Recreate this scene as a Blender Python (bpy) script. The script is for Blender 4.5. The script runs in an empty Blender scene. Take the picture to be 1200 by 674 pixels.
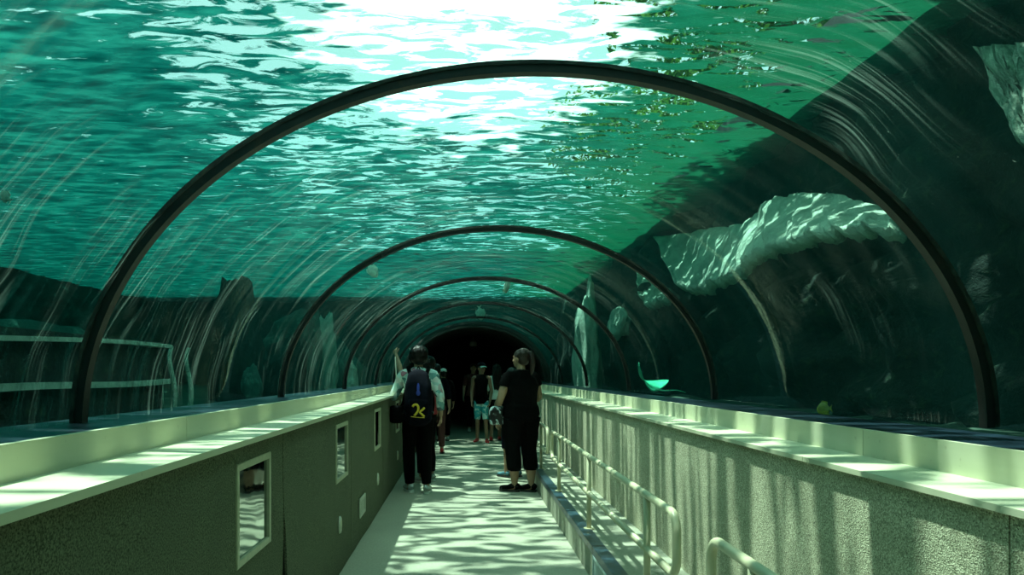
import bpy, bmesh, math, random
from mathutils import Vector, Matrix, noise, Euler
random.seed(7)
sc = bpy.context.scene
C = sc.collection
PI = math.pi

# ------------------------------------------------------------------ camera
cam_d = bpy.data.cameras.new('camera'); cam = bpy.data.objects.new('camera', cam_d); C.objects.link(cam)
cam_d.sensor_width = 36; cam_d.lens = 24.0
cam_d.shift_x = 55/1200; cam_d.shift_y = 101/1200
cam_d.clip_end = 200
cam.location = (0, 0, 1.4); cam.rotation_euler = (PI/2, 0, 0)
sc.camera = cam
sc.view_settings.view_transform = 'Standard'; sc.view_settings.look = 'None'
sc.view_settings.gamma = 1; sc.view_settings.exposure = -0.25
sc.view_settings.use_curve_mapping = False
try:
    sc.cycles.use_denoising = True
    sc.cycles.transparent_max_bounces = 24
    sc.cycles.max_bounces = 8; sc.cycles.volume_bounces = 0
    sc.cycles.sample_clamp_indirect = 4
    sc.cycles.caustics_reflective = False; sc.cycles.caustics_refractive = False
except Exception: pass

# ------------------------------------------------------------------ sky and sun
W = bpy.data.worlds.new('sky'); sc.world = W; W.use_nodes = True
bg = W.node_tree.nodes['Background']; bg.inputs[0].default_value = (0.70, 1.0, 0.96, 1); bg.inputs[1].default_value = 1.55
sd = bpy.data.lights.new('sun', 'SUN'); sd.energy = 13.5; sd.angle = math.radians(1.0); sd.color = (1.0, 1.0, 0.87)
sun = bpy.data.objects.new('sun', sd); C.objects.link(sun)
SUN = Vector((0.245, -0.08, -1)).normalized()
sun.rotation_euler = SUN.to_track_quat('-Z', 'Y').to_euler()
sun.location = (-3, 4, 9)

# ------------------------------------------------------------------ material helpers
class NT:
    def __init__(s, name):
        s.m = bpy.data.materials.new(name); s.m.use_nodes = True
        s.t = s.m.node_tree; s.t.nodes.clear()
        s.out = s.t.nodes.new('ShaderNodeOutputMaterial')
    def n(s, typ, **kw):
        nd = s.t.nodes.new('ShaderNode'+typ)
        for k, v in kw.items():
            if k.startswith('_'): setattr(nd, k[1:], v)
        for k, v in kw.items():
            if not k.startswith('_'):
                key = int(k[1:]) if k[0] == 'i' and k[1:].isdigit() else k.replace('__', ' ')
                if isinstance(v, bpy.types.NodeSocket): s.t.links.new(v, nd.inputs[key])
                else: nd.inputs[key].default_value = v
        return nd
    def coord(s, scale=(1, 1, 1), rot=(0, 0, 0), kind='Object'):
        tc = s.n('TexCoord')
        mp = s.n('Mapping', Vector=tc.outputs[kind], Scale=scale, Rotation=rot)
        return mp.outputs[0]
    def noise(s, vec, scale, detail=3, rough=.5, dist=0):
        return s.n('TexNoise', Vector=vec, Scale=scale, Detail=detail, Roughness=rough, Distortion=dist).outputs['Fac']
    def ramp(s, fac, stops):
        r = s.n('ValToRGB', Fac=fac)
        el = r.color_ramp.elements
        while len(el) < len(stops): el.new(.5)
        for e, (p, c) in zip(el, stops):
            e.position = p; e.color = c if len(c) == 4 else (*c, 1)
        return r.outputs[0]
    def math(s, op, a, b=None, c=None, clamp=False):
        nd = s.n('Math', _operation=op, _use_clamp=clamp)
        for i, v in enumerate((a, b, c)):
            if v is None: continue
            if isinstance(v, bpy.types.NodeSocket): s.t.links.new(v, nd.inputs[i])
            else: nd.inputs[i].default_value = v
        return nd.outputs[0]
    def maprange(s, v, a, b, c=0, d=1):
        return s.n('MapRange', _interpolation_type='SMOOTHSTEP', i0=v, i1=a, i2=b, i3=c, i4=d).outputs[0]
    def mixc(s, f, a, b):
        nd = s.n('MixRGB', Fac=f, Color1=a, Color2=b); return nd.outputs[0]
    def bump(s, h, strength=.3, dist=.02):
        return s.n('Bump', Height=h, Strength=strength, Distance=dist).outputs[0]
    def bsdf(s, col, rough=.6, metal=0, nrm=None, spec=.5):
        kw = dict(Roughness=rough, Metallic=metal); kw['Base__Color'] = col
        nd = s.n('BsdfPrincipled', **kw)
        nd.inputs['Specular IOR Level'].default_value = spec
        if nrm is not None: s.t.links.new(nrm, nd.inputs['Normal'])
        return nd.outputs[0]
    def surf(s, sh): s.t.links.new(sh, s.out.inputs['Surface']); return s.m

def plain(name, col, rough=.6, metal=0, var=.25, scale=30, bump=.1, spec=.5):
    """a plain material with slight procedural mottling"""
    t = NT(name); v = t.coord()
    f = t.noise(v, scale, 3)
    c = t.ramp(f, [(.3, tuple(x*(1-var) for x in col[:3])), (.7, tuple(min(1, x*(1+var)) for x in col[:3]))])
    return t.surf(t.bsdf(c, rough, metal, t.bump(f, bump, .005), spec))

def two_tone(name, a, b, scale, lo=.4, hi=.6, rough=.7, bump=.3, bd=.01, vs=(1, 1, 1), detail=4):
    t = NT(name); v = t.coord(vs)
    f = t.noise(v, scale, detail, .6)
    c = t.ramp(f, [(lo, a), (hi, b)])
    return t.surf(t.bsdf(c, rough, 0, t.bump(f, bump, bd)))

M = {}
# concrete walkway
t = NT('concrete_floor'); v = t.coord()
f1 = t.noise(v, 1.2, 3); f2 = t.noise(v, 60, 3)
c = t.ramp(f1, [(.3, (.27, .29, .22)), (.7, (.35, .37, .28))])
c = t.mixc(t.maprange(f2, .35, .65, 0, .25), c, (.15, .17, .13, 1))
M['floor'] = t.surf(t.bsdf(c, .75, 0, t.bump(f2, .2, .004)))
# aggregate wall
t = NT('pebble_render'); v = t.coord()
vo = t.n('TexVoronoi', Vector=v, Scale=230)
f2 = t.noise(v, 6, 4)
c = t.ramp(vo.outputs['Color'], [(.0, (.09, .09, .055)), (.35, (.34, .34, .23)), (.7, (.56, .55, .39)), (1, (.80, .78, .60))])
c = t.mixc(t.maprange(f2, .3, .7, 0, .35), c, (.22, .23, .15, 1))
M['aggregate'] = t.surf(t.bsdf(c, .8, 0, t.bump(vo.outputs['Distance'], .5, .004)))
# carpeted wall board
t = NT('felt_board'); v = t.coord()
f1 = t.noise(v, 170, 2, .7); f2 = t.noise(v, 3, 3)
c = t.ramp(f1, [(.36, (.040, .050, .032)), (.64, (.19, .21, .135))])
c = t.mixc(t.maprange(f2, .35, .7, 0, .3), c, (.085, .10, .068, 1))
M['felt'] = t.surf(t.bsdf(c, .95, 0, t.bump(f1, .4, .004), .15))
# cream painted steel ledge
t = NT('cream_paint'); v = t.coord((.6, .6, 4))
f1 = t.noise(v, 2.5, 4)
c = t.ramp(f1, [(.3, (.50, .52, .36)), (.7, (.61, .62, .45))])
f2 = t.noise(t.coord(), 40, 3)
c = t.mixc(t.maprange(f2, .66, .75, 0, .35), c, (.3, .29, .18, 1))
M['cream'] = t.surf(t.bsdf(c, .42))
M['gutter'] = plain('blue_black_gutter', (.007, .018, .030), .35, var=.6, scale=14, spec=.3)
t = NT('rib_rubber'); v = t.coord()
f1 = t.noise(v, 9, 4, .65)
c = t.ramp(f1, [(.45, (.004, .005, .005)), (.62, (.012, .010, .008)), (.75, (.055, .028, .012))])
M['rib'] = t.surf(t.bsdf(c, .5, 0, t.bump(f1, .3, .01)))
M['ribedge'] = plain('rib_sealant', (.025, .026, .02), .6, var=.9, scale=25)
M['rail'] = plain('cream_rail_paint', (.50, .49, .33), .38, var=.10, scale=6, bump=.05)
M['strip'] = plain('navy_kerb_strip', (.018, .045, .065), .35, var=.4, scale=20)
M['black'] = plain('black_fabric', (.003, .0035, .0035), .85, var=.3, spec=.15)
M['dark'] = plain('dark_concrete', (.03, .034, .032), .85, var=.4, scale=4)
M['frame'] = plain('window_frame_paint', (.42, .43, .29), .45, var=.12)
t = NT('dark_mirror_pane'); f1 = t.noise(t.coord(), 3.0, 2)
M['mirror'] = t.surf(t.bsdf((.34, .38, .35, 1), .04, 1, t.bump(f1, .12, .02)))
M['socket'] = plain('socket_white', (.5, .52, .42), .5, var=.06)
M['grille'] = plain('grille_steel', (.42, .56, .56), .35, .3, var=.12)
M['hole'] = plain('grille_recess', (.01, .012, .012), .9)

# acrylic tunnel glazing: clear sheet with circumferential scratches
def acrylic(name):
    t = NT(name)
    tc = t.n('TexCoord')
    uv = t.n('Mapping', Vector=tc.outputs['UV'], Scale=(1, 1, 1)).outputs[0]
    sep = t.n('SeparateXYZ', Vector=uv)
    # u = metres along the tunnel, v = metres round the arch
    comb = t.n('CombineXYZ', X=t.math('MULTIPLY', sep.outputs[0], 26), Y=t.math('MULTIPLY', sep.outputs[1], 1.1))
    wob = t.noise(t.n('CombineXYZ', X=sep.outputs[0], Y=sep.outputs[1]).outputs[0], 1.1, 2)
    comb2 = t.n('CombineXYZ', X=t.math('ADD', t.math('MULTIPLY', sep.outputs[0], 48), t.math('MULTIPLY', wob, 22)), Y=t.math('MULTIPLY', sep.outputs[1], 1.1))
    s1 = t.noise(comb2.outputs[0], 1.0, 4, .65)
    patch = t.noise(t.n('CombineXYZ', X=sep.outputs[0], Y=sep.outputs[1]).outputs[0], .55, 3)
    patch = t.math('ADD', patch, t.math('MULTIPLY', t.math('SUBTRACT', sep.outputs[1], 2.4), .05))
    m = t.math('MULTIPLY', t.maprange(s1, .48, .70), t.maprange(patch, .42, .64))
    m = t.math('MULTIPLY', m, .20)
    m = t.math('ADD', m, .003)
    dust = t.noise(tc.outputs['Object'], 38, 2, .8)
    m = t.math('ADD', m, t.math('MULTIPLY', t.maprange(dust, .74, .80), .25), clamp=True)
    tr = t.n('BsdfTransparent', Color=(.90, .98, .95, 1))
    tl = t.n('BsdfTranslucent', Color=(.55, .8, .68, 1))
    base = t.n('MixShader', Fac=m, i1=tr.outputs[0], i2=tl.outputs[0]).outputs[0]
    bf = t.noise(tc.outputs['Object'], 2.0, 2)
    nrm = t.bump(bf, .25, .03)
    gl = t.n('BsdfGlossy', Color=(.9, 1, .95, 1), Roughness=.06, Normal=nrm)
    fr = t.n('Fresnel', IOR=1.30, Normal=nrm)
    fac = t.math('MINIMUM', t.math('MULTIPLY', fr.outputs[0], .45), .12)
    return t.surf(t.n('MixShader', Fac=fac, i1=base, i2=gl.outputs[0]).outputs[0])
M['acrylic'] = acrylic('clear_acrylic')
t = NT('wet_acrylic_back')
M['acrylic_wet'] = t.surf(t.n('BsdfTransparent', Color=(.97, 1, .99, 1)).outputs[0])

# rippled water surface: clear openings to the sky between teal ripples
t = NT('rippled_water_surface')
tc = t.n('TexCoord')
mp = t.n('Mapping', Vector=tc.outputs['Object'], Scale=(2.1, 5.8, 1), Rotation=(0, 0, math.radians(-20))).outputs[0]
n1 = t.noise(mp, .98, 6, .6, .9)
big = t.noise(tc.outputs['Object'], .23, 2)
sp = t.n('SeparateXYZ', Vector=tc.outputs['Object'])
# openings crowd along a calm lane over the tunnel and thin out away from it
xx = t.math('ADD', sp.outputs[0], .6)
dx = t.math('MAXIMUM', t.math('MULTIPLY', xx, -1), t.math('MULTIPLY', xx, .60))
lane = t.math('MULTIPLY', t.maprange(dx, 1.3, 3.1, 1, 0), t.maprange(sp.outputs[1], 7.5, 12, 1, .74))
thr = t.math('SUBTRACT', .66, t.math('MULTIPLY', lane, .145))
thr = t.math('SUBTRACT', thr, t.math('MULTIPLY', t.math('SUBTRACT', big, .5), .12))
fac = t.maprange(t.math('SUBTRACT', n1, thr), -.02, .05)
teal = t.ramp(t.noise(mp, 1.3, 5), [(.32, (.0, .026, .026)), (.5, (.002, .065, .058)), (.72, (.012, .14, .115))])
teal = t.mixc(t.math('MULTIPLY', t.maprange(t.math('ADD', sp.outputs[0], t.math('MULTIPLY', big, 3)), 1.6, 4.5), .85), teal, (.006, .075, .032, 1))  # green light from the trees, painted into the colour by position
ddx = t.math('MULTIPLY', t.math('SUBTRACT', sp.outputs[0], .1), .62)
ddy = t.math('MULTIPLY', t.math('SUBTRACT', sp.outputs[1], 5.6), .33)
rr = t.math('SQRT', t.math('ADD', t.math('POWER', ddx, 2), t.math('POWER', ddy, 2)))
rr = t.math('ADD', rr, t.math('MULTIPLY', t.math('SUBTRACT', t.noise(mp, .9, 4), .5), 1.6))
sky_glare = t.maprange(rr, .95, .70)  # mask for white sky glare painted into the surface colour
tl = t.n('BsdfTranslucent', Color=t.mixc(sky_glare, teal, (.85, .97, .93, 1)))
df = t.n('BsdfGlossy', Color=(.3, .7, .6, 1), Roughness=.12, Normal=t.bump(n1, .9, .25))
op = t.n('MixShader', Fac=.22, i1=tl.outputs[0], i2=df.outputs[0]).outputs[0]
tr = t.n('BsdfTransparent', Color=(.97, 1, .98, 1))
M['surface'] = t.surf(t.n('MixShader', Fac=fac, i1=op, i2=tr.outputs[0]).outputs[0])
# the body of water
t = NT('sea_water')
vs = t.n('VolumeScatter', Color=(.08, .78, .70, 1), Density=.009, Anisotropy=.25)
va = t.n('VolumeAbsorption', Color=(.10, .76, .72, 1), Density=.14)
ad = t.n('AddShader', i0=vs.outputs[0], i1=va.outputs[0])
t.t.links.new(ad.outputs[0], t.out.inputs['Volume'])
M['water'] = t.m

def rock(name, a, b, g, scale=1.4):
    t = NT(name); v = t.coord()
    f = t.noise(v, scale, 6, .65, .6); f2 = t.noise(v, scale*5, 5, .7)
    c = t.ramp(f, [(.32, a), (.68, b)])
    c = t.mixc(t.maprange(f2, .52, .7, 0, .8), c, (*g, 1))
    return t.surf(t.bsdf(c, .9, 0, t.bump(f2, .8, .08)))
M['rock_dark'] = rock('algae_dark_rock', (.002, .005, .004), (.010, .018, .012), (.03, .05, .02))
M['rock_left'] = rock('teal_rock', (.010, .06, .050), (.045, .16, .13), (.10, .32, .25))
M['rock_reflection_pale'] = rock('pale_stone_reflection', (.26, .33, .27), (.60, .68, .56), (.40, .5, .38), 2.2)  # pale stone, mostly for rocks standing in for acrylic reflections
M['sand'] = rock('tank_sand', (.04, .07, .05), (.09, .13, .09), (.12, .16, .1), 2)
t = NT('leaf_green')
f = t.noise(t.coord(), 4, 2)
c = t.ramp(f, [(.3, (.02, .09, .02)), (.7, (.10, .24, .04))])
M['leaf'] = t.surf(t.n('MixShader', Fac=.55, i1=t.bsdf(c, .5), i2=t.n('BsdfTranslucent', Color=c).outputs[0]).outputs[0])
M['bark'] = plain('bark', (.07, .05, .03), .9, var=.5, scale=12)

# ------------------------------------------------------------------ mesh helpers
def obj(name, bm, mat, parent=None, smooth=False, **props):
    me = bpy.data.meshes.new(name)
    bmesh.ops.recalc_face_normals(bm, faces=bm.faces)
    bm.to_mesh(me); bm.free()
    for p in me.polygons: p.use_smooth = smooth
    for m in (mat if isinstance(mat, (list, tuple)) else [mat]): me.materials.append(M[m] if isinstance(m, str) else m)
    o = bpy.data.objects.new(name, me); C.objects.link(o)
    if parent: o.parent = parent
    for k, v in props.items(): o[k] = v
    return o
def struct(name, bm, mat, smooth=False, label=None):
    o = obj(name, bm, mat, None, smooth, kind='structure')
    if label: o['label'] = label
    return o
def tag(o, label, cat, group=None, kind=None):
    o['label'] = label; o['category'] = cat
    if group: o['group'] = group
    if kind: o['kind'] = kind
    return o
def empty(name, loc=(0, 0, 0), rz=0, label=None, cat=None, group=None):
    o = bpy.data.objects.new(name, None); C.objects.link(o)
    o.location = loc; o.rotation_euler = (0, 0, rz); o.empty_display_size = .1
    if label: tag(o, label, cat, group)
    return o
def copy_tree(o, parent=None):
    c = o.copy(); C.objects.link(c); c.parent = parent
    for ch in list(o.children): copy_tree(ch, c)
    return c
def box(bm, x0, x1, y0, y1, z0, z1, bev=0):
    r = bmesh.ops.create_cube(bm, size=1)
    vs = r['verts']
    for v in vs:
        v.co = Vector(((x0+x1)/2+v.co.x*(x1-x0), (y0+y1)/2+v.co.y*(y1-y0), (z0+z1)/2+v.co.z*(z1-z0)))
    if bev:
        es = list({e for v in vs for e in v.link_edges})
        bmesh.ops.bevel(bm, geom=es, offset=bev, segments=2, affect='EDGES')
def prism(bm, prof, y0, y1, ny=1):
    """extrude a closed XZ profile along Y"""
    rings = []
    for j in range(ny+1):
        y = y0+(y1-y0)*j/ny
        rings.append([bm.verts.new((x, y, z)) for x, z in prof])
    n = len(prof)
    for j in range(ny):
        for i in range(n):
            bm.faces.new((rings[j][i], rings[j][(i+1) % n], rings[j+1][(i+1) % n], rings[j+1][i]))
    f0 = bm.faces.new(rings[0][::-1]); f1 = bm.faces.new(rings[-1])
    bmesh.ops.triangulate(bm, faces=[f0, f1])
def tube(bm, pts, rad, seg=12, ref=None, sub=0, cap=True):
    """loft along points; rad is a radius or an (rx, ry) pair per point; rx runs along ref"""
    pts = [Vector(p) for p in pts]
    rads = [r if isinstance(r, (tuple, list)) else (r, r) for r in (rad if isinstance(rad, list) else [rad]*len(pts))]
    if sub:
        P, R = [], []
        for i in range(len(pts)-1):
            p0 = pts[max(i-1, 0)]; p1 = pts[i]; p2 = pts[i+1]; p3 = pts[min(i+2, len(pts)-1)]
            for k in range(sub):
                u = k/sub
                P.append(.5*((2*p1)+(p2-p0)*u+(2*p0-5*p1+4*p2-p3)*u*u+(3*p1-p0-3*p2+p3)*u**3))
                w = u*u*(3-2*u)
                R.append(tuple(rads[i][q]*(1-w)+rads[i+1][q]*w for q in (0, 1)))
        P.append(pts[-1]); R.append(rads[-1]); pts, rads = P, R
    rings = []; prev = None
    for i, p in enumerate(pts):
        d = (pts[min(i+1, len(pts)-1)]-pts[max(i-1, 0)]).normalized()
        if ref is not None: a = Vector(ref)
        elif prev is not None: a = prev
        else: a = Vector((1, 0, 0)) if abs(d.x) < .9 else Vector((0, 1, 0))
        a = (a-d*a.dot(d)).normalized(); prev = a
        b = d.cross(a)
        rx, ry = rads[i]
        rings.append([bm.verts.new(p+a*rx*math.cos(2*PI*k/seg)+b*ry*math.sin(2*PI*k/seg)) for k in range(seg)])
    for i in range(len(rings)-1):
        for k in range(seg):
            bm.faces.new((rings[i][k], rings[i][(k+1) % seg], rings[i+1][(k+1) % seg], rings[i+1][k]))
    if cap:
        bm.faces.new(rings[0][::-1]); bm.faces.new(rings[-1])
def ball(bm, c, r, rot=None, seg=16):
    m = bmesh.ops.create_uvsphere(bm, u_segments=seg, v_segments=max(6, seg*2//3), radius=1)
    R = Euler(rot).to_matrix() if rot else Matrix.Identity(3)
    r = r if isinstance(r, (tuple, list)) else (r, r, r)
    for v in m['verts']:
        v.co = Vector(c)+R @ Vector((v.co.x*r[0], v.co.y*r[1], v.co.z*r[2]))
def fuse(name, bm, mat, parent, voxel=.007, smooth=4, wrinkle=0, wscale=9, squash=(1, 1, 1), **props):
    """weld overlapping lofts into one continuous skin"""
    me = bpy.data.meshes.new('tmp'); bmesh.ops.recalc_face_normals(bm, faces=bm.faces); bm.to_mesh(me); bm.free()
    o = bpy.data.objects.new('tmp', me); C.objects.link(o)
    r = o.modifiers.new('r', 'REMESH'); r.mode = 'VOXEL'; r.voxel_size = voxel
    s = o.modifiers.new('s', 'SMOOTH'); s.iterations = smooth; s.factor = .5
    dg = bpy.context.evaluated_depsgraph_get()
    m2 = bpy.data.meshes.new_from_object(o.evaluated_get(dg))
    bpy.data.objects.remove(o); bpy.data.meshes.remove(me)
    m2.name = name
    if wrinkle:
        nr = [Vector(v.normal) for v in m2.vertices]
        for v, nn in zip(m2.vertices, nr):
            q = v.co*wscale
            k = noise.noise(Vector((q.x*squash[0], q.y*squash[1], q.z*squash[2])))
            v.co = v.co+nn*k*wrinkle
    for p in m2.polygons: p.use_smooth = True
    m2.materials.clear(); m2.materials.append(M[mat] if isinstance(mat, str) else mat)
    o2 = bpy.data.objects.new(name, m2); C.objects.link(o2); o2.parent = parent
    for k, v in props.items(): o2[k] = v
    return o2

# ------------------------------------------------------------------ dimensions
YB, YE = -5.0, 21.0          # tunnel ends
YG = 14.85                   # end of the clear glazing
CX, CZ, AX, AZ = .23, 1.22, 1.52, 1.20   # glazing arch (ellipse)
XL, XR, XK = -.876, 1.30, .86
ZP = .234                    # raised walkway
TZ0, TZ1 = .95, 4.2          # tank bottom, water surface
TXL, TXR, TY0, TY1 = -13.0, 4.8, -6.0, 27.0
def arch_pt(a, off=0.0):
    return (CX+(AX+off)*math.cos(a), CZ+(AZ+off)*math.sin(a))

# ------------------------------------------------------------------ shell of the walkway
bm = bmesh.new(); box(bm, XL-.12, XK+.03, YB, YE, -.2, 0); struct('floor', bm, 'floor')
# raised walkway: slab with kerb face, and open slot for the grille
G0, G1 = 3.55, 4.60
bm = bmesh.new()
box(bm, XK, XR+.1, YB, G0, 0, ZP-.003); box(bm, XK, XR+.1, G1, YE, 0, ZP-.003)
box(bm, XK+.06, XR+.1, G0, G1, 0, ZP-.003)
struct('trim_1', bm, 'floor', label='raised concrete side walkway with low kerb face')
bm = bmesh.new()
y = YB
while y < YE:
    y1 = min(y+1.2, YE); box(bm, XK-.004, XK+.085, y+.003, y1-.003, ZP-.05, ZP+.004, .002); y = y1
struct('trim_2', bm, 'strip', label='navy metal nosing strip along the kerb')

# kerb grille
gr = empty('vent_grille', (XK, (G0+G1)/2, 0), label='pale blue slotted vent grille set in the kerb face below the navy strip', cat='grille')
bm = bmesh.new(); L = (G1-G0)/2
box(bm, -.006, .012, -L+.01, L-.01, .165, .182, .001); box(bm, -.006, .012, -L+.01, L-.01, .012, .03, .001)
box(bm, -.006, .012, -L+.01, -L+.035, .02, .175, .001); box(bm, -.006, .012, L-.035, L-.01, .02, .175, .001)
obj('frame', bm, 'grille', gr)
bm = bmesh.new()
k = -L+.05
while k < L-.05:
    box(bm, -.002, .01, k, k+.012, .03, .165); k += .026
obj('bars', bm, 'grille', gr)
bm = bmesh.new(); box(bm, .035, .055, -L+.005, L-.005, .005, .183); obj('recess', bm, 'hole', gr)

# right wall with seams
bm = bmesh.new()
ys = [YB, 1.63, 6.1, 10.6, 15.0, YE]
for a, b in zip(ys[:-1], ys[1:]):
    box(bm, XR, XR+.14, a+.003, b-.003, 0, 1.066)
box(bm, XR+.01, XR+.13, YB, YE, 0, 1.06)
struct('wall_right', bm, 'aggregate')
# left backing wall
bm = bmesh.new(); box(bm, XL-.16, XL-.02, YB, YE, 0, 1.120); struct('wall_left', bm, 'dark')

# ledges: fascia lip, sill and upstand, gutter behind
def ledge(name, s, xf, xb, zf, zs, zu, xg, zg, label):
    # profile in XZ, s=-1 left
    bm = bmesh.new()
    f = .018
    prof = [(xf, zf), (xf, zs), (xb, zs+.004), (xb, zu), (xb-s*-.02, zu), (xb-s*-.02, zf+.004), (xf-s*-.05, zf)]
    y = YB; k = 0
    while y < YE:
        y1 = min(y+2.53, YE)
        prism(bm, prof, y+.0015, y1-.0015); y = y1
    struct(name, bm, 'cream', label=label)
ledge('trim_3', -1, XL+.03, -1.056, 1.122, 1.144, 1.2375, 0, 0, 'cream painted left ledge with sill and upstand')
ledge('trim_4', 1, XR-.02, 1.51, 1.067, 1.085, 1.189, 0, 0, 'cream painted right ledge with sill and upstand')
bm = bmesh.new(); prism(bm, [(-1.076, 1.234), (-1.42, 1.236), (-1.42, 1.05), (-1.076, 1.05)], YB, YE); struct('trim_5', bm, 'gutter', label='blue-black gutter band at the foot of the left glazing')
bm = bmesh.new(); prism(bm, [(1.53, 1.186), (1.90, 1.184), (1.90, 1.0), (1.53, 1.0)], YB, YE); struct('trim_6', bm, 'gutter', label='blue-black gutter band at the foot of the right glazing')

# ------------------------------------------------------------------ felt wall boards on the left, each with its opening
seams = [-2.80, -.77, 1.26, 3.29, 5.25, 7.28, 9.31, 11.34, 13.37, 15.40]
board_words = ['behind the viewer, far back', 'behind the viewer', 'nearest, with the largest framed pane', 'second along, its lower front edge peeling away',
               'third along, with a vent low down', 'fourth along the wall', 'fifth along the wall', 'sixth along the wall', 'seventh along the wall, in the shade']
for i, (a, b) in enumerate(zip(seams[:-1], seams[1:])):
    if i < 2: continue
    w0, w1 = b-.69, b-.24        # opening
    if i == 2: w0, w1 = 2.61, 3.05
    if i == 3: w0, w1 = 4.62, 5.07
    z0, z1 = .655, 1.045
    def off(y, z):
        o = .006*noise.noise(Vector((y*2, z*3, 3.1)))
        o += .010*math.exp(-((z-1.09)/.03)**2)*noise.noise(Vector((y*9, 1, 7)))
        if i == 3:   # the peeling corner
            o += .030*max(0, 1-(y-a)/.35)**2*max(0, 1-z/.75)
        return o
    nyv = sorted(set([a+.004+(b-a-.008)*q/40 for q in range(41)]+[w0, w1]))
    nzv = sorted(set([.004+1.114*q/24 for q in range(25)]+[z0, z1]))
    bm = bmesh.new(); G = {}
    for p, yy in enumerate(nyv):
        for q, zz in enumerate(nzv):
            G[p, q] = bm.verts.new((XL+off(yy, zz), yy+(.07*max(0, 1-(yy-a)/.45)*max(0, 1-zz/.8) if i == 3 else 0), zz))
    fs = []
    for p in range(len(nyv)-1):
        for q in range(len(nzv)-1):
            cy, cz = (nyv[p]+nyv[p+1])/2, (nzv[q]+nzv[q+1])/2
            if w0 < cy < w1 and z0 < cz < z1: continue
            fs.append(bm.faces.new((G[p, q], G[p+1, q], G[p+1, q+1], G[p, q+1])))
    bmesh.ops.delete(bm, geom=[v for v in bm.verts if not v.link_faces], context='VERTS')
    r = bmesh.ops.extrude_face_region(bm, geom=list(bm.faces))
    for v in [g for g in r['geom'] if isinstance(g, bmesh.types.BMVert)]: v.co.x -= .012
    o = obj('wall_panel', bm, 'felt', None, False)
    tag(o, 'dark grey-green felt wall board, '+board_words[i], 'wall panel', 'felt boards on the left wall')
    # framed reflecting pane
    cy, cz = (w0+w1)/2, (z0+z1)/2; hy, hz = (w1-w0)/2, (z1-z0)/2
    words = {2: 'nearest and largest looking', 3: 'second from the viewer', 4: 'third from the viewer', 5: 'fourth, beside the backpack wearer',
             6: 'fifth, past the backpack', 7: 'sixth from the viewer', 8: 'farthest, in the shade'}[i]
    r = empty('framed_pane', (XL, cy, cz), label='cream framed dark pane in the left wall, '+words, cat='window', group='framed panes in the left wall')
    bm = bmesh.new(); fw = .022
    box(bm, -.012, .008, -hy-fw*.3, -hy+fw, -hz-fw*.3, hz+fw*.3, .002); box(bm, -.012, .008, hy-fw, hy+fw*.3, -hz-fw*.3, hz+fw*.3, .002)
    box(bm, -.012, .0075, -hy+fw*.9, hy-fw*.9, -hz-fw*.3, -hz+fw, .002); box(bm, -.012, .0075, -hy+fw*.9, hy-fw*.9, hz-fw, hz+fw*.3, .002)
    obj('frame', bm, 'frame', r)
    bm = bmesh.new(); box(bm, -.010, -.004, -hy+.01, hy-.01, -hz+.01, hz-.01); obj('pane', bm, 'mirror', r)
# oval cover plates and square vents
def cover(y, words):
    bm = bmesh.new()
    m = bmesh.ops.create_cone(bm, cap_ends=True, segments=32, radius1=.062, radius2=.055, depth=.012)
    for v in m['verts']: v.co = Vector((v.co.z+.006, v.co.x*.62, v.co.y))
    r = empty('wall_light', (XL+.004, y, .35), label='small pale oval cover plate low on the left wall, '+words, cat='wall light', group='oval plates low on the left wall')
    obj('cover', bm, 'socket', r)
    bm = bmesh.new(); ball(bm, (.012, 0, 0), (.006, .018, .034)); obj('lens', bm, 'frame', r, True)
for y, w in [(4.74, 'below the second pane'), (6.80, 'below the third pane'), (8.78, 'below the fourth pane')]: cover(y, w)
def vent(y, words):
    r = empty('wall_vent', (XL+.006, y, .29), label='pale rectangular vent plate low on the left wall, '+words, cat='vent', group='vent plates low on the left wall')
    bm = bmesh.new()
    box(bm, 0, .012, -.15, -.12, -.08, .08, .002); box(bm, 0, .012, .12, .15, -.08, .08, .002); box(bm, 0, .0115, -.125, .125, .055, .08, .002); box(bm, 0, .0115, -.125, .125, -.08, -.055, .002)
    obj('frame', bm, 'socket', r)
    bm = bmesh.new()
    for k in range(6): box(bm, 0, .006, -.12, .12, -.052+k*.018, -.044+k*.018)
    obj('louvres', bm, 'socket', r)
vent(5.75, 'just past the second seam'); vent(9.6, 'behind the person with the backpack')

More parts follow.
